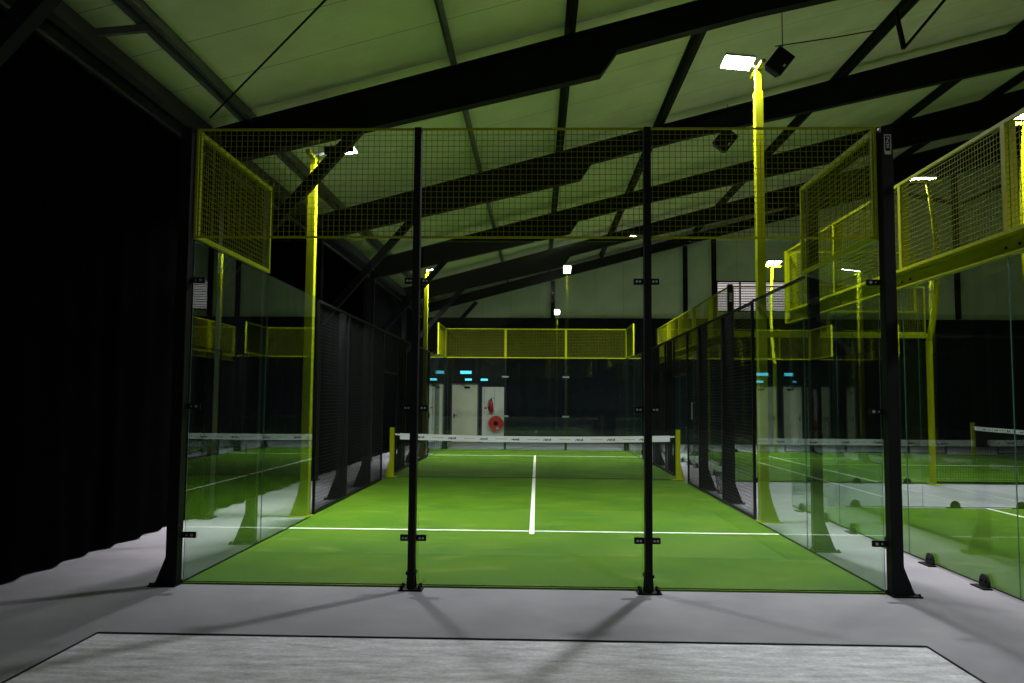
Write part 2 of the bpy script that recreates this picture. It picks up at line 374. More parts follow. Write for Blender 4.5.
def grid(mb, o, u, v, W, H, step, r):
    """welded wire grid: origin o, unit axes u,v, size W x H"""
    o, u, v = Vector(o), Vector(u), Vector(v); n = u.cross(v).normalized()
    def rod(a, b, side, off):
        vs = []
        for p in (a, b):
            for i, j in ((-1,-1),(1,-1),(1,1),(-1,1)): vs.append(p + side*i*r + n*(j*r + off))
        mb.add(vs, [(0,3,2,1),(4,5,6,7),(0,1,5,4),(1,2,6,5),(2,3,7,6),(3,0,4,7)])
    nu = max(1, round(W/step)); nv = max(1, round(H/step))
    for i in range(1, nu): rod(o+u*(W*i/nu), o+u*(W*i/nu)+v*H, u, r)
    for j in range(1, nv): rod(o+v*(H*j/nv), o+v*(H*j/nv)+u*W, v, -r)
def mesh_panel(p0, p1, z0, z1, colr, label, group, fr=.025, step=.05, r=.002, name='mesh_screen'):
    p0, p1 = Vector((*p0, 0)), Vector((*p1, 0)); d = (p1-p0); W = d.length; u = d/W
    t = thing(name, label, 'mesh panel', (p0.x, p0.y, z0), group)
    f = MB(); zz = Vector((0,0,1)); h = fr/2
    a = p0+u*h; b = p1-u*h
    f.bar(p0+zz*(z1-h), p1+zz*(z1-h), fr, fr); f.bar(p0+zz*(z0+h), p1+zz*(z0+h), fr, fr)
    f.bar(a+zz*(z0+fr), a+zz*(z1-fr), fr, fr); f.bar(b+zz*(z0+fr), b+zz*(z1-fr), fr, fr)
    f.build('frame', colr, t)
    g2 = MB(); grid(g2, p0+u*h+zz*(z0+h), u, zz, W-fr, z1-z0-fr, step, r)
    g2.build('wire_grid', 'yellow_wire' if colr == 'yellow' else 'black_wire', t)
    return t
def glass_panel(p0, p1, z0, z1, label, group, feet=None, out=None, clamps=None):
    p0, p1 = Vector((*p0, 0)), Vector((*p1, 0)); d = (p1-p0); W = d.length; u = d/W; n = Vector((u.y, -u.x, 0))
    t = thing('glass_screen', label, 'glass panel', (p0.x, p0.y, 0), group)
    a = p0 + u*.006; b = p1 - u*.006
    MB().prism([a+n*.006+Vector((0,0,z0)), b+n*.006+Vector((0,0,z0)), b-n*.006+Vector((0,0,z0)), a-n*.006+Vector((0,0,z0))], (0,0,z1-z0)).build('pane', 'glass', t)
    for q, s in ((a, -1), (b, 1)): MB().bar(q+u*s*.0015+Vector((0,0,z0)), q+u*s*.0015+Vector((0,0,z1)), .005, .0015, up=u).build('pane_edge', 'glassedge', t)
    MB().bar(p0+u*.002+Vector((0,0,z0-.004)), p1-u*.002+Vector((0,0,z0-.004)), .014, .007).build('bottom_strip', 'black', t)
    if feet:
        o3 = Vector((*out, 0))
        for s in feet:
            c0 = p0 + u*s; ft = MB()
            pl = [c0 + u*(.075*math.cos(q)) + Vector((0,0,.035+.085*math.sin(q))) for q in [math.pi*i/10 for i in range(11)]]
            pl = [c0+u*.075+Vector((0,0,.004)), *pl, c0-u*.075+Vector((0,0,.004))]
            ft.prism([p+o3*.010 for p in pl], o3*.022)
            ft.bar(c0-u*.11+o3*.05+Vector((0,0,.006)), c0+u*.11+o3*.05+Vector((0,0,.006)), .08, .012)
            for q in (-.035, .035): ft.cyl(c0+u*q+o3*.03+Vector((0,0,.06)), c0+u*q+o3*.045+Vector((0,0,.06)), .012, n=8)
            ft.build('clamp_foot', 'black', t)
    return t
def post(x, y, h, label, group, sx=.10, sy=.10, outd=(1,0), gus=.14, gh=.27, mat='black', name='fence_post', clamps=None, cdir=None, sticker=False):
    """outd: direction of the triangular gusset at the foot"""
    t = thing(name, label, 'post', (x, y, 0), group)
    MB().box(x-sx/2, x+sx/2, y-sy/2, y+sy/2, .012, h).build('shaft', mat, t, bevel=.004)
    o = Vector((*outd, 0)); c0 = Vector((x, y, 0)); sd = Vector((o.y, o.x, 0)); sd = Vector((abs(sd.x), abs(sd.y), 0))
    ho = (sx if outd[0] else sy)/2; hs = (sy if outd[0] else sx)/2
    g3 = MB()
    for q in (-hs*.55, hs*.55):
        b0 = c0 + o*(ho-.002) + sd*(q-.005)
        g3.prism([b0+Vector((0,0,.012)), b0+o*gus+Vector((0,0,.012)), b0+o*(gus-.02)+Vector((0,0,.03)), b0+Vector((0,0,gh))], sd*.01)
    b0 = c0 + o*(ho-.002) - sd*hs*.5
    g3.prism([b0+o*gus+Vector((0,0,.012)), b0+o*gus*.94+Vector((0,0,.012)), b0+Vector((0,0,gh-.02)), b0+Vector((0,0,gh))], sd*hs)
    g3.build('gusset', mat, t)
    pl = MB(); a = c0 - o*(ho+.010); b = c0 + o*(ho+gus+.03)
    pl.bar(a+Vector((0,0,.0065)), b+Vector((0,0,.0065)), hs*2+.09, .012)
    bo = MB()
    for s in (a+o*.018, b-o*.018):
        for q in (-hs-.02, hs+.02): bo.cyl(s+sd*q+Vector((0,0,.013)), s+sd*q+Vector((0,0,.03)), .010, n=6)
    pl.build('base_plate', mat, t, extra=[(bo, 'black')])
    if clamps:
        for z in clamps:
            cm = MB(); xx = Vector((*cdir[0], 0)); nn = Vector((*cdir[1], 0)); base = Vector((*cdir[2], z))
            cm.bar(base - xx*cdir[3], base + xx*cdir[4], .025, .05)
            bb = MB()
            for s in ([-cdir[3]*.75] if cdir[3] > .07 else []) + ([cdir[4]*.75] if cdir[4] > .07 else []):
                bb.cyl(base+xx*s, base+xx*s+nn*.02, .013, n=8); bb.cyl(base+xx*s*.55, base+xx*s*.55+nn*.017, .008, n=8)
            cm.build('glass_clamp', 'black', t, extra=[(bb, 'bolt')])
    return t

# ---- own court: front end (Y=0) and back end (Y=20)
G3 = 'glass panels of the middle court'
place = ['left', 'middle', 'right']
for i in range(3):
    x0 = -3 + 2*i
    glass_panel((x0, 0), (x0+2, 0), .025, 3.0, f'{place[i]} one of the three clear glass panels facing the camera', G3)
    glass_panel((x0, 20), (x0+2, 20), .025, 3.0, f'{place[i]} one of the three far glass panels before the back wall', G3)
    mesh_panel((x0, -.02), (x0+2, -.02), 3.02, 4.01, 'yellow', f'{place[i]} yellow wire mesh panel on top of the near front glass', 'yellow mesh panels above glass', fr=.018)
    mesh_panel((x0, 20.02), (x0+2, 20.02), 3.02, 4.0, 'yellow', f'{place[i]} yellow wire mesh panel above the far end glass', 'yellow mesh panels above glass', fr=.03)
CL = (.42, 1.53, 2.64)
for x, wd in ((-1, 'left'), (1, 'right')):
    t = thing('fence_post', f'{wd} slim black post in the middle of the front glass wall', 'post', (x, -.08, 0), 'slim black posts of the front glass')
    MB().box(x-.030, x+.030, -.13, -.035, .012, 3.985).build('shaft', 'black', t, bevel=.004)
    pb = MB().box(x-.10, x+.10, -.17, -.012, .001, .013); MB().box(x-.042, x+.042, -.14, -.03, .13, .155).build('collar', 'black', t)
    bo = MB()
    for q in (-.075, .075):
        for yy in (-.145, -.045): bo.cyl((x+q, yy, .013), (x+q, yy, .045), .014, n=6)
    pb.build('base_plate', 'black', t, extra=[(bo, 'black')])
    ge = MB()
    for s in (-1, 1): ge.prism([(x+s*.029, -.085, .013), (x+s*.045, -.085, .013), (x+s*.029, -.085, .26)], (0, .008, 0))
    ge.build('gusset', 'black', t)
    for z in CL:
        cm = MB(); cm.box(x-.11, x+.11, -.034, -.007, z-.026, z+.026)
        bb = MB()
        for s in (-.085, -.058, .058, .085): bb.cyl((x+s, -.034, z), (x+s, -.048, z), .010, n=8)
        cm.build('glass_clamp', 'black', t, extra=[(bb, 'bolt')])
    t = thing('fence_post', f'{wd} slim black post behind the far end glass', 'post', (x, 20.08, 0), 'slim black posts of the far glass')
    MB().box(x-.036, x+.036, 20.035, 20.13, .012, 4.02).build('shaft', 'black', t)
    MB().box(x-.10, x+.10, 20.012, 20.17, .001, .013).build('base_plate', 'black', t)
    MB().box(x-.036, x+.036, 20.03, 20.036, 3.0, 4.0).build('mesh_upright', 'yellow', t, label='yellow upright in front of the mesh')
    for z in (1.1, 2.4): MB().box(x-.11, x+.11, 20.007, 20.035, z-.026, z+.026).build('glass_clamp', 'bolt', t)
for s, wd in ((-1, 'left'), (1, 'right')):
    t = post(s*3.062, -.05, 3.99, f'thick black corner post, {wd} end of the front glass' + ('' if s < 0 else ', with framed sticker'), 'thick black corner posts',
         .10, .11, (s, 0), .10, .27, clamps=CL, cdir=((s, 0), (0, -1), (s*3.02, -.018), .13, .0))
    t2 = post(s*2.97, 20.09, 3.0, f'black corner post at the {wd} end of the far glass', 'thick black corner posts', .115, .11, (s, 0), .13, .27)
    # yellow mesh returns over the side glass
    for y0, nm in ((0, 'near'), (18, 'far')):
        mesh_panel((s*3.0, y0+.02), (s*3.0, y0+2.0), 3.02, 4.0, 'yellow', f'yellow mesh side panel above the {nm} {wd} side glass', 'yellow mesh side panels', fr=.04)
    for y0, nm in ((0, 'nearest, under the yellow mesh'), (2, 'second from the front, plain on top'), (16.2, 'first beyond the black fence'), (18, 'last, under the far yellow mesh')):
        glass_panel((s*3.0, y0+.008), (s*3.0, (18 if y0 == 16.2 else y0+2)-.008), .025, 3.0, f'{wd} side glass panel of the middle court, {nm}', G3)
    post(s*3.11, 2.0, 4.0, f'black buttressed post at the first {wd} side glass joint', 'black side posts', .11, .09, (s, 0), .13, .36)
    post(s*3.11, 18.0, 3.0, f'black buttressed post at the far {wd} side glass joint', 'black side posts', .11, .09, (s, 0), .13, .36)
    for k, y in enumerate((6.15, 8.05, 12, 14)):
        post(s*3.12, y, 3.0, f'black buttressed post of the {wd} side fence, ' + ('first from the camera', 'second from the camera', 'third, just past the net', 'fourth, near the far glass')[k], 'black side posts', .11, .11, (s, 0), .15, .42)
    segs = [(4.25, 6.15, 'first from the camera'), (6.15, 8.05, 'second from the camera'), (8.05, 9.2, 'just before the net opening'), (10.8, 12, 'just past the net opening'), (12, 14, 'second past the net'), (14, 16.18, 'last before the far glass')]
    for y0, y1, nm in segs:
        mesh_panel((s*3.03, y0), (s*3.03, y1), .02, 3.0, 'black', f'tall black wire fence panel on the {wd} side, {nm}', 'black side fence panels', fr=.035)
    mesh_panel((s*3.03, 9.2), (s*3.03, 10.8), 2.15, 3.0, 'black', f'short black mesh panel over the {wd} net opening', 'black side fence panels', fr=.035)
    # net posts
    np_ = thing('net_post', f'{wd} yellow net post of the middle court', 'net post', (s*2.96, 10, 0), 'yellow net posts')
    MB().box(s*2.96-.045, s*2.96+.045, 9.95, 10.05, .012, 1.03).build('shaft', 'yellow', np_, bevel=.005)
    gg = MB(); gg.prism([(s*3.0, 9.99, .012), (s*3.10, 9.99, .012), (s*3.02, 9.99, .32), (s*3.0, 9.99, .42)], (0, .02, 0)); gg.box(s*2.86, s*3.12, 9.93, 10.07, .010, .02)
    gg.build('gusset', 'yellow', np_)

t = MB().box(3.012, 3.042, 2.06, 4.24, 2.985, 3.015).build('top_rail', 'black'); tag(t, 'thin black rail on the second right side glass, running up to the fence', 'rail')
# sticker on the right corner post: pale frame with an emblem
def sticker(parent, x, y, z, sgn=1):
    f = MB(); W, H, T = .030, .088, .002
    f.box(x-W, x+W, y-T, y, z-H, z-H+.03); f.box(x-W, x+W, y-T, y, z+H-.010, z+H); f.box(x-W, x-W+.008, y-T, y, z-H, z+H); f.box(x+W-.008, x+W, y-T, y, z-H, z+H)
    # 4-like and 2-like strokes as in the emblem
    f.bar((x-.012, y-T/2, z+.062), (x+.012, y-T/2, z+.062), .002, .009, up=(0,0,1)); f.bar((x+.012, y-T/2, z+.062), (x-.008, y-T/2, z+.02), .009, .002, up=(0,1,0))
    f.bar((x-.012, y-T/2, z+.018), (x+.014, y-T/2, z+.018), .002, .009); f.bar((x-.010, y-T/2, z+.005), (x+.012, y-T/2, z-.03), .009, .002, up=(0,1,0)); f.bar((x+.012, y-T/2, z+.005), (x-.008, y-T/2, z-.032), .009, .002, up=(0,1,0))
    f.build('sticker', 'sticker', parent)
for o in list(bpy.data.objects):
    if o.get('label', '').startswith('thick black corner post, right end of the front'): sticker(o, 3.065, -.1065, 3.83)

# floodlight pole
def floodlight(parent, c, d, w_, l_, tilt=0.0, power=LAMP_W, head='floodlight', roll=0.0, added_visor=0):
    """lamp head: centre c, pointing along horizontal d (length l_), width w_"""
    d = Vector((*d, 0)).normalized(); s = Vector((d.y, -d.x, 0)); c = Vector(c)
    up = Vector((0,0,1)); dd = (d*math.cos(tilt) + up*math.sin(tilt)); nn = (up*math.cos(tilt) - d*math.sin(tilt))
    Rr = Matrix.Rotation(roll, 3, dd); s = Rr @ s; nn = Rr @ nn
    def slab(a0, a1, b0, b1, z0, z1):
        mb = MB(); vs = [c + dd*a + s*b + nn*z for z in (z0, z1) for a, b in ((a0, b0), (a1, b0), (a1, b1), (a0, b1))]
        return mb.add(vs, [(0,3,2,1),(4,5,6,7),(0,1,5,4),(1,2,6,5),(2,3,7,6),(3,0,4,7)])
    h = slab(-l_/2, l_/2, -w_/2, w_/2, 0, .035)
    for k in range(6):
        a = -l_/2 + l_*(k+.5)/6; q = slab(a-.006, a+.006, -w_/2+.02, w_/2-.02, .034, .065); h.add(q.v, q.f)
    ho = h.build(head, 'housing', parent)
    if added_visor: slab(-l_/2, l_/2, added_visor*(w_/2+.001), added_visor*(w_/2+.007), -.085, .03).build('added_visor', 'black', ho)  # added strip below the head, keeps the bright lens out of camera view
    slab(-l_/2+.012, l_/2-.012, -w_/2+.012, w_/2-.012, -.014, 0.001).build('lamp_lens', 'lens', ho)
    ld = bpy.data.lights.new('court_light', 'AREA'); ld.shape = 'RECTANGLE'; ld.size = l_-.03; ld.size_y = w_-.03
    ld.energy = power; ld.color = LAMP_COL; ld.spread = math.radians(132); ld.use_custom_distance = False
    lo = bpy.data.objects.new('court_light', ld); col.objects.link(lo)
    mt = Matrix((dd, nn.cross(dd), nn)).transposed().to_4x4(); mt.translation = c - nn*.02 ; lo.matrix_world = mt
    return ho
def light_pole(x, y, h, d, label, bow=0.0, power=LAMP_W, heads=1, roll=0.0, added_visor=0, reach=0.0, shaft=.115, out=None, zf=0.0, tilt=.10, wide=.30):
    """d: direction to the court; bow: outward bulge of the pole"""
    t = thing('light_pole', label, 'floodlight pole', (x, y, 0), 'yellow floodlight poles')
    D = Vector((*d, 0)); S = Vector((D.y, -D.x, 0)); O = -D; c0 = Vector((x, y, 0))
    if bow == 0:
        MB().box(x-shaft/2, x+shaft/2, y-shaft/2, y+shaft/2, .012, h-.35).build('pole', 'yellow', t, bevel=.006)
        tp = MB(); tp.box(x-shaft*.36, x+shaft*.36, y-shaft*.36, y+shaft*.36, h-.35, h-.03)
        tp.build('pole_top', 'yellow', t, bevel=.005)
        g4 = MB()
        for q in (-.04, .03):
            b0 = c0 + O*(shaft/2-.002) + S*q
            g4.prism([b0+Vector((0,0,.012)), b0+O*.15+Vector((0,0,.012)), b0+O*.12+Vector((0,0,.06)), b0+O*.04+Vector((0,0,.30)), b0+Vector((0,0,.50))], S*.01)
        g4.build('gusset', 'yellow', t)
        topc = c0 + Vector((0,0,h))
    else:
        pts = []; rr = []
        for k in range(33):
            z = .012 + (h-.05)*k/32; q = max(0, (z-2.9)/(h-2.9)); off = bow*math.sin(math.pi*min(1, q**.85)*.93) if q > 0 else 0
            pts.append(c0 + O*off + Vector((0,0,z))); rr.append(.062 - .026*q)
        MB().path(pts, rr, 16).build('pole', 'yellow', t, smooth=True)
        topc = pts[-1] + Vector((0,0,.03))
    pl = MB(); pl.bar(c0 - O*.09 + Vector((0,0,.0065)), c0 + O*.22 + Vector((0,0,.0065)), .24, .012); pl.build('base_plate', 'yellow', t)
    cb = MB(); cb.bar(topc - S*.30 + Vector((0,0,-.02)), topc + S*.30 + Vector((0,0,-.02)), .06, .05); cb.build('crossbar', 'yellow', t)
    st = MB(); st.bar(topc + Vector((0,0,.0)), topc + D*(.12+reach) + Vector((0,0,.05)), .05, .03); st.build('lamp_bracket', 'housing', t)
    L_ = .42 if bow == 0 else .32
    for k in range(heads):
        q = 0 if heads == 1 else (-.12 if k == 0 else .12)
        floodlight(t, topc + D*(L_/2+.02+reach) + S*q + Vector((0,0,.075)), d, wide, L_, tilt, power/heads, roll=roll, added_visor=added_visor)
    return t
light_pole(3.12, 4.15, 6.28, (-1, 0), 'near right straight yellow floodlight pole, its lamp glaring beside a loudspeaker', power=LAMP_W*1.1, roll=ROLL, wide=.34, reach=.05)
light_pole(-3.12, 4.15, 5.03, (1, 0), 'near left straight yellow floodlight pole, lamp hidden behind the first roof frame', power=LAMP_W*1.1, roll=0.0, added_visor=1, reach=.16)
light_pole(3.14, 16.15, 6.25, (-1, 0), 'far right straight yellow floodlight pole of the middle court', shaft=.11, roll=-.25)
light_pole(-3.14, 16.15, 5.30, (1, 0), 'far left straight yellow floodlight pole of the middle court', shaft=.11, roll=.25)
light_pole(7.90, 6.02, 6.15, (0, -1), 'curved yellow floodlight pole at the right edge of the picture', bow=.20, power=LAMP_W*.6, heads=2, wide=.20)
light_pole(7.95, 9.62, 6.15, (0, 1), 'curved yellow floodlight pole across the walkway, two bright lamp bars', bow=.42, power=LAMP_W*.8, heads=2, wide=.20)
light_pole(7.82, 19.95, 6.15, (0, -1), 'curved yellow floodlight pole on the far side of the right court', bow=.35, heads=2, wide=.20)
light_pole(19.7, 9.70, 6.15, (0, 1), 'curved yellow floodlight pole outside the frame to the far right', bow=.42, heads=2, wide=.20)
light_pole(7.72, -4.10, 6.15, (0, 1), 'curved yellow floodlight pole outside the frame beside the camera', bow=.42, heads=2, wide=.20)
light_pole(1.12, -22.6, 6.30, (0, 1), 'yellow floodlight pole behind the camera, mirrored in the front glass', power=LAMP_W*.3, tilt=.6)
light_pole(1.10, -36.9, 6.30, (0, 1), 'farther yellow floodlight pole behind the camera, mirrored small in the front glass', power=LAMP_W*.3, tilt=.6)

# nets
def net(p0, p1, label, zt=.91, zm=.87, mat='band'):
    p0, p1 = Vector((*p0, 0)), Vector((*p1, 0)); d = p1-p0; W = d.length; u = d/W; n = Vector((u.y, -u.x, 0))
    t = thing('court_net', label, 'net', ((p0.x+p1.x)/2, (p0.y+p1.y)/2, 0), 'court nets')
    N = 24; H = .125
    def top(s): q = 2*s/W-1; return zm + (zt-zm)*q*q
    b = MB(); vs = []; fs = []
    for k in range(N+1):
        s = W*k/N; c0 = p0+u*s
        for z, o in ((top(s), .006), (top(s)-H, .008), (top(s)-H, -.008), (top(s), -.006)): vs.append(c0+n*o+Vector((0,0,z)))
    for k in range(N):
        for j in range(4): a = 4*k+j; b_ = 4*k+(j+1) % 4; fs.append((a, b_, b_+4, a+4))
    fs += [(3,2,1,0), tuple(4*N+j for j in range(4))]; b.add(vs, fs)
    mk = MB(); mk2 = MB(); k = 0; s = .35
    while s < W-.3:
        z = top(s)-H/2; c0 = p0+u*s
        for sd in (1, -1):
            o = n*sd*.0095
            if k % 2 == 0:     # dark word-like logo
                for j in range(6): mk.bar(c0+u*(.028*j)+o+Vector((0,0,z-.012+.010*(j%2))), c0+u*(.028*j+.021)+o+Vector((0,0,z-.012+.010*(j%2))), .002, .034+.010*((j*7)%3-1))
            else:
                for j in range(8): mk2.bar(c0+u*(.03*j)+o+Vector((0,0,z)), c0+u*(.03*j+.02)+o+Vector((0,0,z)), .002, .016)
        s += .33; k += 1
    b.build('net_band', mat, t, extra=[(mk, 'bandmark'), (mk2, 'bandmark2')])
    g5 = MB(); grid(g5, p0+Vector((0,0,.02)), u, Vector((0,0,1)), W, zm-H-.01, .045, .0016); g5.build('netting', 'netting', t)
    MB().bar(p0+Vector((0,0,.02)), p1+Vector((0,0,.02)), .012, .012).build('bottom_cord', 'netting', t)
    cs = MB()
    cs.bar(p0+Vector((0,0,zt-.02))-u*.10, p0+Vector((0,0,zt-.03)), .02, .03); cs.bar(p1+Vector((0,0,zt-.03)), p1+u*.10+Vector((0,0,zt-.02)), .02, .03)
    cs.build('net_strap', mat, t); return t
net((-2.80, 10), (2.80, 10), 'white-banded black net stretched across the middle court')
net((14, 10.0), (14, 19.6), 'slanting white-banded net of the right court at the picture edge')
for yy, wd in ((9.9, 'near'), (19.7, 'far')):
    t = thing('net_post', f'{wd} yellow net post of the right court', 'net post', (14, yy, 0), 'yellow net posts')
    MB().box(13.95, 14.05, yy-.05, yy+.05, .012, 1.03).build('shaft', 'yellow', t, bevel=.005)
    MB().box(13.88, 14.12, yy-.09, yy+.09, .010, .02).build('base_plate', 'yellow', t)

# ---- right courts: end wall X=4, bolted feet, yellow beam, yellow mesh
def end_wall(y0, y1, nm, order):
    n = 5; L_ = (y1-y0)/n
    for k in range(n):
        a = y0+L_*k
        glass_panel((4.0, a), (4.0, a+L_), .025, 2.84, f'end glass panel of the {nm}, {order[k]}', f'end glass panels of the {nm}', feet=(.5, 1.5), out=(-1, 0))
        mesh_panel((4.0, a), (4.0, a+L_), 3.03, 4.0, 'yellow', f'end yellow mesh of the {nm}, {order[k]}', f'end mesh panels of the {nm}', fr=.03)
    for k in range(n):
        a = y0+L_*k
        if k == 0: continue
        t = MB().box(4.02, 4.08, a-.03, a+.03, 3.03, 4.0).build('mesh_upright', 'yellow')
        tag(t, f'yellow upright of the {nm}, by mesh {order[k]}', 'upright', f'yellow uprights of the {nm}')
    t = thing('top_beam', f'thick yellow beam along the end glass top of the {nm}', 'beam', (4, y0, 2.85), 'thick yellow top beams')
    b = MB(); b.box(4.045, 4.055, y0, y1, 2.865, 3.015); b.box(3.95, 4.055, y0, y1, 3.015, 3.03); b.box(3.975, 4.055, y0, y1, 2.85, 2.865)
    bb = MB()
    for k in range(n+1):
        for s in (-.1, .1):
            yy = min(max(y0+L_*k+s, y0+.1), y1-.1); bb.cyl((4.045, yy, 2.93), (4.033, yy, 2.93), .014, n=6)
    b.build('beam', 'yellow', t, extra=[(bb, 'black')])
ordn = ['nearest to the camera', 'second from the camera', 'middle one', 'second from its far corner', 'at its far corner']
end_wall(-4.2, 5.8, 'near right court', ordn)
ordf = ['at its near corner', 'second from its near corner', 'middle one', 'second from the back wall', 'closest to the back wall']
end_wall(9.8, 19.75, 'far right court', ordf)
# corner uprights: broad yellow flat at court 2 corner, black posts at court 3
t = MB().box(3.96, 4.12, 5.85, 5.89, 2.85, 4.0).build('corner_upright', 'yellow'); tag(t, 'broad bright yellow upright at the far corner of the near right court', 'upright')
mesh_panel((4.12, 5.87), (6.0, 5.87), 3.03, 4.0, 'yellow', 'yellow mesh panel turning the far corner of the near right court', 'yellow corner mesh panels', fr=.03)
glass_panel((4.03, 5.83), (6.0, 5.83), .025, 3.0, 'long-side glass panel of the near right court, at its corner', 'long-side glass of right courts', feet=(.95,), out=(0, 1))
glass_panel((6.0, 5.83), (8.0, 5.83), .025, 3.0, 'long-side glass panel of the near right court, at the picture edge', 'long-side glass of right courts', feet=(.5, 1.5), out=(0, 1))
t = post(4.0, 9.72, 4.02, 'black corner post with small sticker at the near corner of far right court', 'thick black corner posts', .10, .10, (-1, 0), .12, .3)
sticker(t, 4.0, 9.6695, 3.75)
post(4.0, 19.85, 4.02, 'black corner post at the back corner of the far right court', 'thick black corner posts', .10, .10, (-1, 0), .12, .3)
for y, nm in ((9.77, 'near'), (19.80, 'back')):
    bh = .09 if nm == 'near' else .03
    sd = (0, -1) if y < 12 else (0, 1)
    for x0 in (4.06, 6.0):
        x1 = 6.0 if x0 < 5 else 7.96; wd = 'beside its corner' if x0 < 5 else 'beside the curved light pole'
        glass_panel((x0, y), (x1, y), .025, 2.88, f'{nm} long-side glass of the far right court, {wd}', 'long-side glass of right courts', feet=(.5, 1.5), out=sd)
        mesh_panel((x0, y), (x1, y), 3.03, 4.0, 'yellow', f'{nm} long-side yellow mesh of the far right court, {wd}', 'long-side mesh of the far right court', fr=.03)
    t = MB().box(4.06, 8.05, y-.03, y+.03, 3.03-bh, 3.03).build('top_beam', 'yellow'); tag(t, f'flat yellow beam on the {nm} long side of the far right court', 'beam', 'thick yellow top beams')
    for k, (x0, x1) in enumerate(((8.05, 10), (10, 12), (12, 13.2), (14.8, 16))):
        mesh_panel((x0, y), (x1, y), .02, 3.0, 'black', f'{nm} black fence of the far right court, ' + ('nearest the curved pole', 'second from the curved pole', 'just left of the net', 'just right of the net')[k], 'long-side black fence of the far right court', fr=.035)

# ------------------------------------------------------------ back wall fittings
def door(n, x0, x1, lab):
    y = YF-.03
    f = MB(); f.box(x0-.05, x0, y-.03, YF-.001, 0, 2.28); f.box(x1, x1+.05, y-.03, YF-.001, 0, 2.28); f.box(x0-.05, x1+.05, y-.03, YF-.001, 2.22, 2.28)
    fo = f.build(f'door_{n}', 'frame'); fo['kind'] = 'structure'
    MB().box(x0, x1, y-.015, YF-.001, .005, 2.22).build('door_leaf', 'door', fo)
    h = MB(); h.box(x0+.06, x0+.10, y-.03, y-.016, .92, 1.10); h.cyl((x0+.08, y-.03, 1.03), (x0+.08, y-.075, 1.03), .011, n=8); h.cyl((x0+.075, y-.07, 1.03), (x0+.20, y-.07, 1.03), .010, n=8)
    h.build('door_handle', 'black', fo)
    c_ = MB(); c_.box((x0+x1)/2-.02, (x0+x1)/2+.2, y-.07, y-.016, 2.08, 2.15); c_.bar(((x0+x1)/2+.05, y-.09, 2.16), ((x0+x1)/2-.15, y-.05, 2.23), .02, .02); c_.build('door_closer', 'steel_dark', fo)
door(1, -4.20, -3.52, ''); door(2, -3.24, -2.26, '')
wp = MB(); wp.box(-2.10, -1.20, YF-.03, YF-.001, 0, 2.14)
wo2 = wp.build('utility_cupboard', 'panelwhite'); tag(wo2, 'pale tall wall cupboard behind the hose reel and extinguisher', 'cupboard')
wt = MB(); wt.box(-2.10, -2.07, YF-.04, YF-.03, 0, 2.14); wt.box(-1.60, -1.59, YF-.036, YF-.03, .02, 2.12); wt.box(-1.99, -1.98, YF-.036, YF-.03, 1.1, 2.12); wt.build('cupboard_trim', 'frame', wo2)
for x, z, wd, lab in ((-3.72, 2.70, .32, 'above the left cream door'), (-2.72, 2.70, .44, 'above the cream door with the handle, the widest'), (-2.62, 2.42, .26, 'small one low between the doors and door top'), (-2.0, 2.42, .28, 'above the pale cupboard')):
    t = thing('exit_sign', 'blue-green exit sign ' + lab, 'exit sign', (x, YF-.05, z), 'glowing exit signs')
    hh = .06 if wd > .3 else .042
    MB().box(x-wd/2-.015, x+wd/2+.015, YF-.06, YF-.005, z-hh-.015, z+hh+.015).build('sign_box', 'steel_dark', t)
    MB().box(x-wd/2, x+wd/2, YF-.068, YF-.061, z-hh, z+hh).build('sign_face', 'exit', t)
# hose reel
hr = thing('hose_reel', 'round red fire hose reel on the pale cupboard', 'hose reel', (-1.53, YF-.25, .7))
def ring(cx, cz, y, R0, r0, n=28, m_=10):
    mb = MB(); vs = []; fs = []
    for i in range(n):
        a = 2*math.pi*i/n
        for j in range(m_):
            b = 2*math.pi*j/m_; R = R0 + r0*math.cos(b); vs.append((cx+R*math.cos(a), y+r0*math.sin(b), cz+R*math.sin(a)))
    for i in range(n):
        for j in range(m_): fs.append((i*m_+j, ((i+1)%n)*m_+j, ((i+1)%n)*m_+(j+1)%m_, i*m_+(j+1)%m_))
    mb.add(vs, fs); return mb
cx, cz = -1.53, .74
dsk = MB(); dsk.cyl((cx, YF-.24, cz), (cx, YF-.225, cz), .27, n=28); rg = ring(cx, cz, YF-.235, .27, .018); dsk.add(rg.v, rg.f)
for r_ in (.12, .17, .22): q = ring(cx, cz, YF-.242, r_, .012); dsk.add(q.v, q.f)
dsk.build('reel_disc', 'red', hr, smooth=True)
MB().cyl((cx, YF-.29, cz), (cx, YF-.24, cz), .085, n=20).build('hub', 'steel_dark', hr, smooth=True)
MB().cyl((cx, YF-.225, cz), (cx, YF-.08, cz), .16, n=20).build('hose_drum', 'black', hr, smooth=True)
MB().box(cx-.05, cx+.05, YF-.08, YF-.031, cz-.12, cz+.12).build('wall_bracket', 'red', hr)
q = MB(); q.box(cx+.03, cx+.12, YF-.262, YF-.257, cz-.23, cz-.15); q.build('instruction_label', 'sticker', hr)
fe = thing('fire_extinguisher', 'dark red fire extinguisher hung above the hose reel', 'fire extinguisher', (-1.72, YF-.14, 1.15))
ex = -1.72
MB().path([(ex, YF-.14, 1.15), (ex, YF-.14, 1.18), (ex, YF-.14, 1.52), (ex, YF-.14, 1.58), (ex, YF-.14, 1.62)], [.07, .085, .085, .06, .03], 14).build('cylinder', 'darkred', fe, smooth=True)
vv = MB(); vv.cyl((ex, YF-.14, 1.62), (ex, YF-.14, 1.68), .02); vv.bar((ex-.02, YF-.14, 1.69), (ex+.10, YF-.14, 1.72), .02, .02); vv.build('valve', 'black', fe)
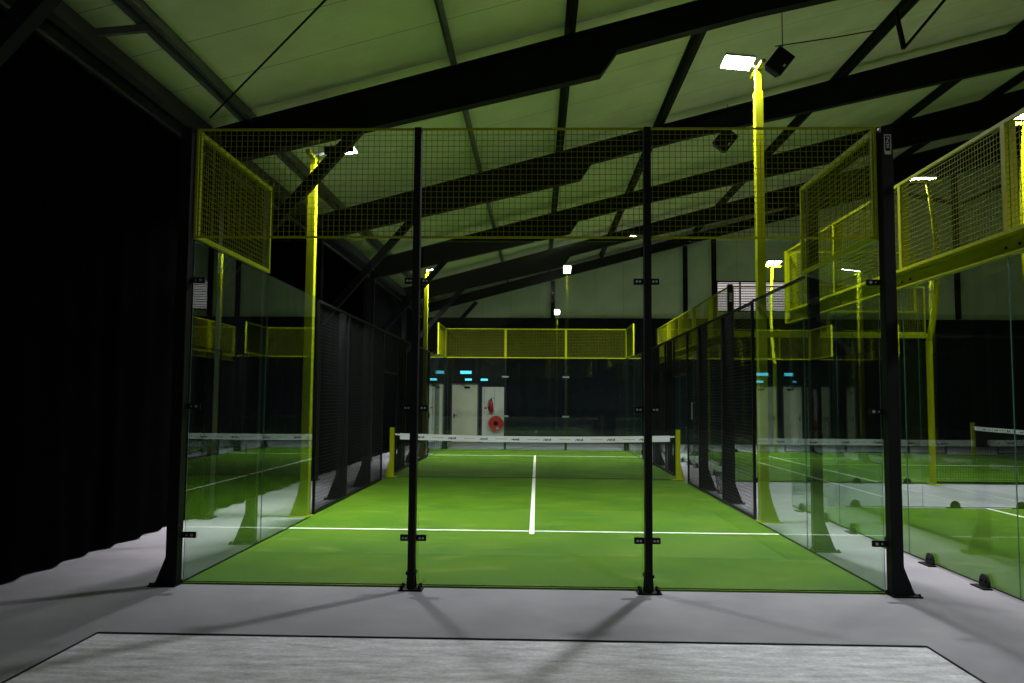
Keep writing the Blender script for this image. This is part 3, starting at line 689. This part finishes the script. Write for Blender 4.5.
MB().path([(ex-.02, YF-.15, 1.66), (ex-.11, YF-.16, 1.60), (ex-.12, YF-.17, 1.40), (ex-.10, YF-.17, 1.25)], .012, 8).build('hose', 'black', fe, smooth=True)
MB().box(ex-.04, ex+.04, YF-.055, YF-.031, 1.3, 1.5).build('bracket', 'red', fe)
t = MB(); t.box(-1.99, -1.90, YF-.045, YF-.031, 1.28, 1.36); tag(t.build('alarm_call_point', 'red'), 'tiny red alarm call point on the pale cupboard', 'alarm button')

# ------------------------------------------------------------ loudspeakers
def loudspeaker(x, y, z, size, label):
    t = thing('loudspeaker', label, 'loudspeaker', (x, y, z), 'black hanging loudspeakers')
    rot = Matrix.Rotation(math.radians(38), 3, 'Y') @ Matrix.Rotation(math.radians(12), 3, 'X')
    w2, h2, d2 = size*.42, size*.5, size*.36
    P = [(-w2,-d2,-h2),(w2,-d2,-h2),(w2*.7,d2,-h2),(-w2*.7,d2,-h2),(-w2,-d2,h2),(w2,-d2,h2),(w2*.7,d2,h2),(-w2*.7,d2,h2)]
    mb = MB(); mb.add([rot @ Vector(p) + Vector((x,y,z)) for p in P], [(0,3,2,1),(4,5,6,7),(0,1,5,4),(1,2,6,5),(2,3,7,6),(3,0,4,7)]); mb.build('cabinet', 'speaker', t, bevel=.012)
    P = [(-w2*.9,-d2-.012,-h2*.92),(w2*.9,-d2-.012,-h2*.92),(w2*.9,-d2-.001,-h2*.92),(-w2*.9,-d2-.001,-h2*.92),(-w2*.9,-d2-.012,h2*.92),(w2*.9,-d2-.012,h2*.92),(w2*.9,-d2-.001,h2*.92),(-w2*.9,-d2-.001,h2*.92)]
    mb = MB(); mb.add([rot @ Vector(p) + Vector((x,y,z)) for p in P], [(0,3,2,1),(4,5,6,7),(0,1,5,4),(1,2,6,5),(2,3,7,6),(3,0,4,7)]); mb.build('grille', 'black', t)
    P = [(w2*.55,-d2-.016,-h2*.25),(w2*.75,-d2-.016,-h2*.25),(w2*.75,-d2-.016,-h2*.02),(w2*.55,-d2-.016,-h2*.02)]
    mb = MB(); mb.prism([rot @ Vector(p) + Vector((x,y,z)) for p in P], rot @ Vector((0, .003, 0))); mb.build('badge', 'sticker', t)
    top_ = Vector((x, y, z)) + rot @ Vector((-w2*.5, 0, h2))
    bk = MB(); bk.bar(top_ - Vector((0,0,.05)), Vector((top_.x, top_.y, roofz(top_.x)+PD-.01)), .012, .012); bk.build('hanger', 'steel_dark', t)
loudspeaker(3.77, 5.35, 6.86, .36, 'black loudspeaker hanging tilted just right of the glaring near lamp')
loudspeaker(3.88, 9.5, 6.97, .42, 'black loudspeaker hanging behind the front mesh, lower and farther')
t = MB().path([(3.72, 5.35, 7.12), (4.8, 5.75, 7.44), (5.88, 6.13, 7.78)], .009, 6).build('loudspeaker_cable', 'steel_dark'); tag(t, 'thin black cable from the near loudspeaker to the roof bracket', 'cable')

# waste bin by the right fence, white plate on the fence
wb = thing('waste_bin', 'small black wire waste bin outside the right fence near the net', 'waste bin', (3.36, 7.6, 0))
b = MB(); R0, R1, H = .11, .15, .36
b.path([(3.36, 7.6, 0.002), (3.36, 7.6, .012)], R0, 16)
for i in range(20):
    a = 2*math.pi*i/20; b.cyl((3.36+R0*math.cos(a), 7.6+R0*math.sin(a), .01), (3.36+R1*math.cos(a), 7.6+R1*math.sin(a), H), .003, n=5)
for j in range(9):
    q = j/8; rr_ = R0+(R1-R0)*q; zz_ = .012+(H-.012)*q
    for i in range(16):
        a, a2 = 2*math.pi*i/16, 2*math.pi*(i+1)/16
        b.cyl((3.36+rr_*math.cos(a), 7.6+rr_*math.sin(a), zz_), (3.36+rr_*math.cos(a2), 7.6+rr_*math.sin(a2), zz_), .004 if j < 8 else .009, n=5)
b.build('basket', 'bin', wb)
for o in list(bpy.data.objects):
    if o.get('label') == 'tall black wire fence panel on the right side, just before the net opening':
        MB().box(3.046, 3.056, 8.875, 8.93, 1.27, 1.60).build('notice_plate', 'band', o, label='narrow white plate')
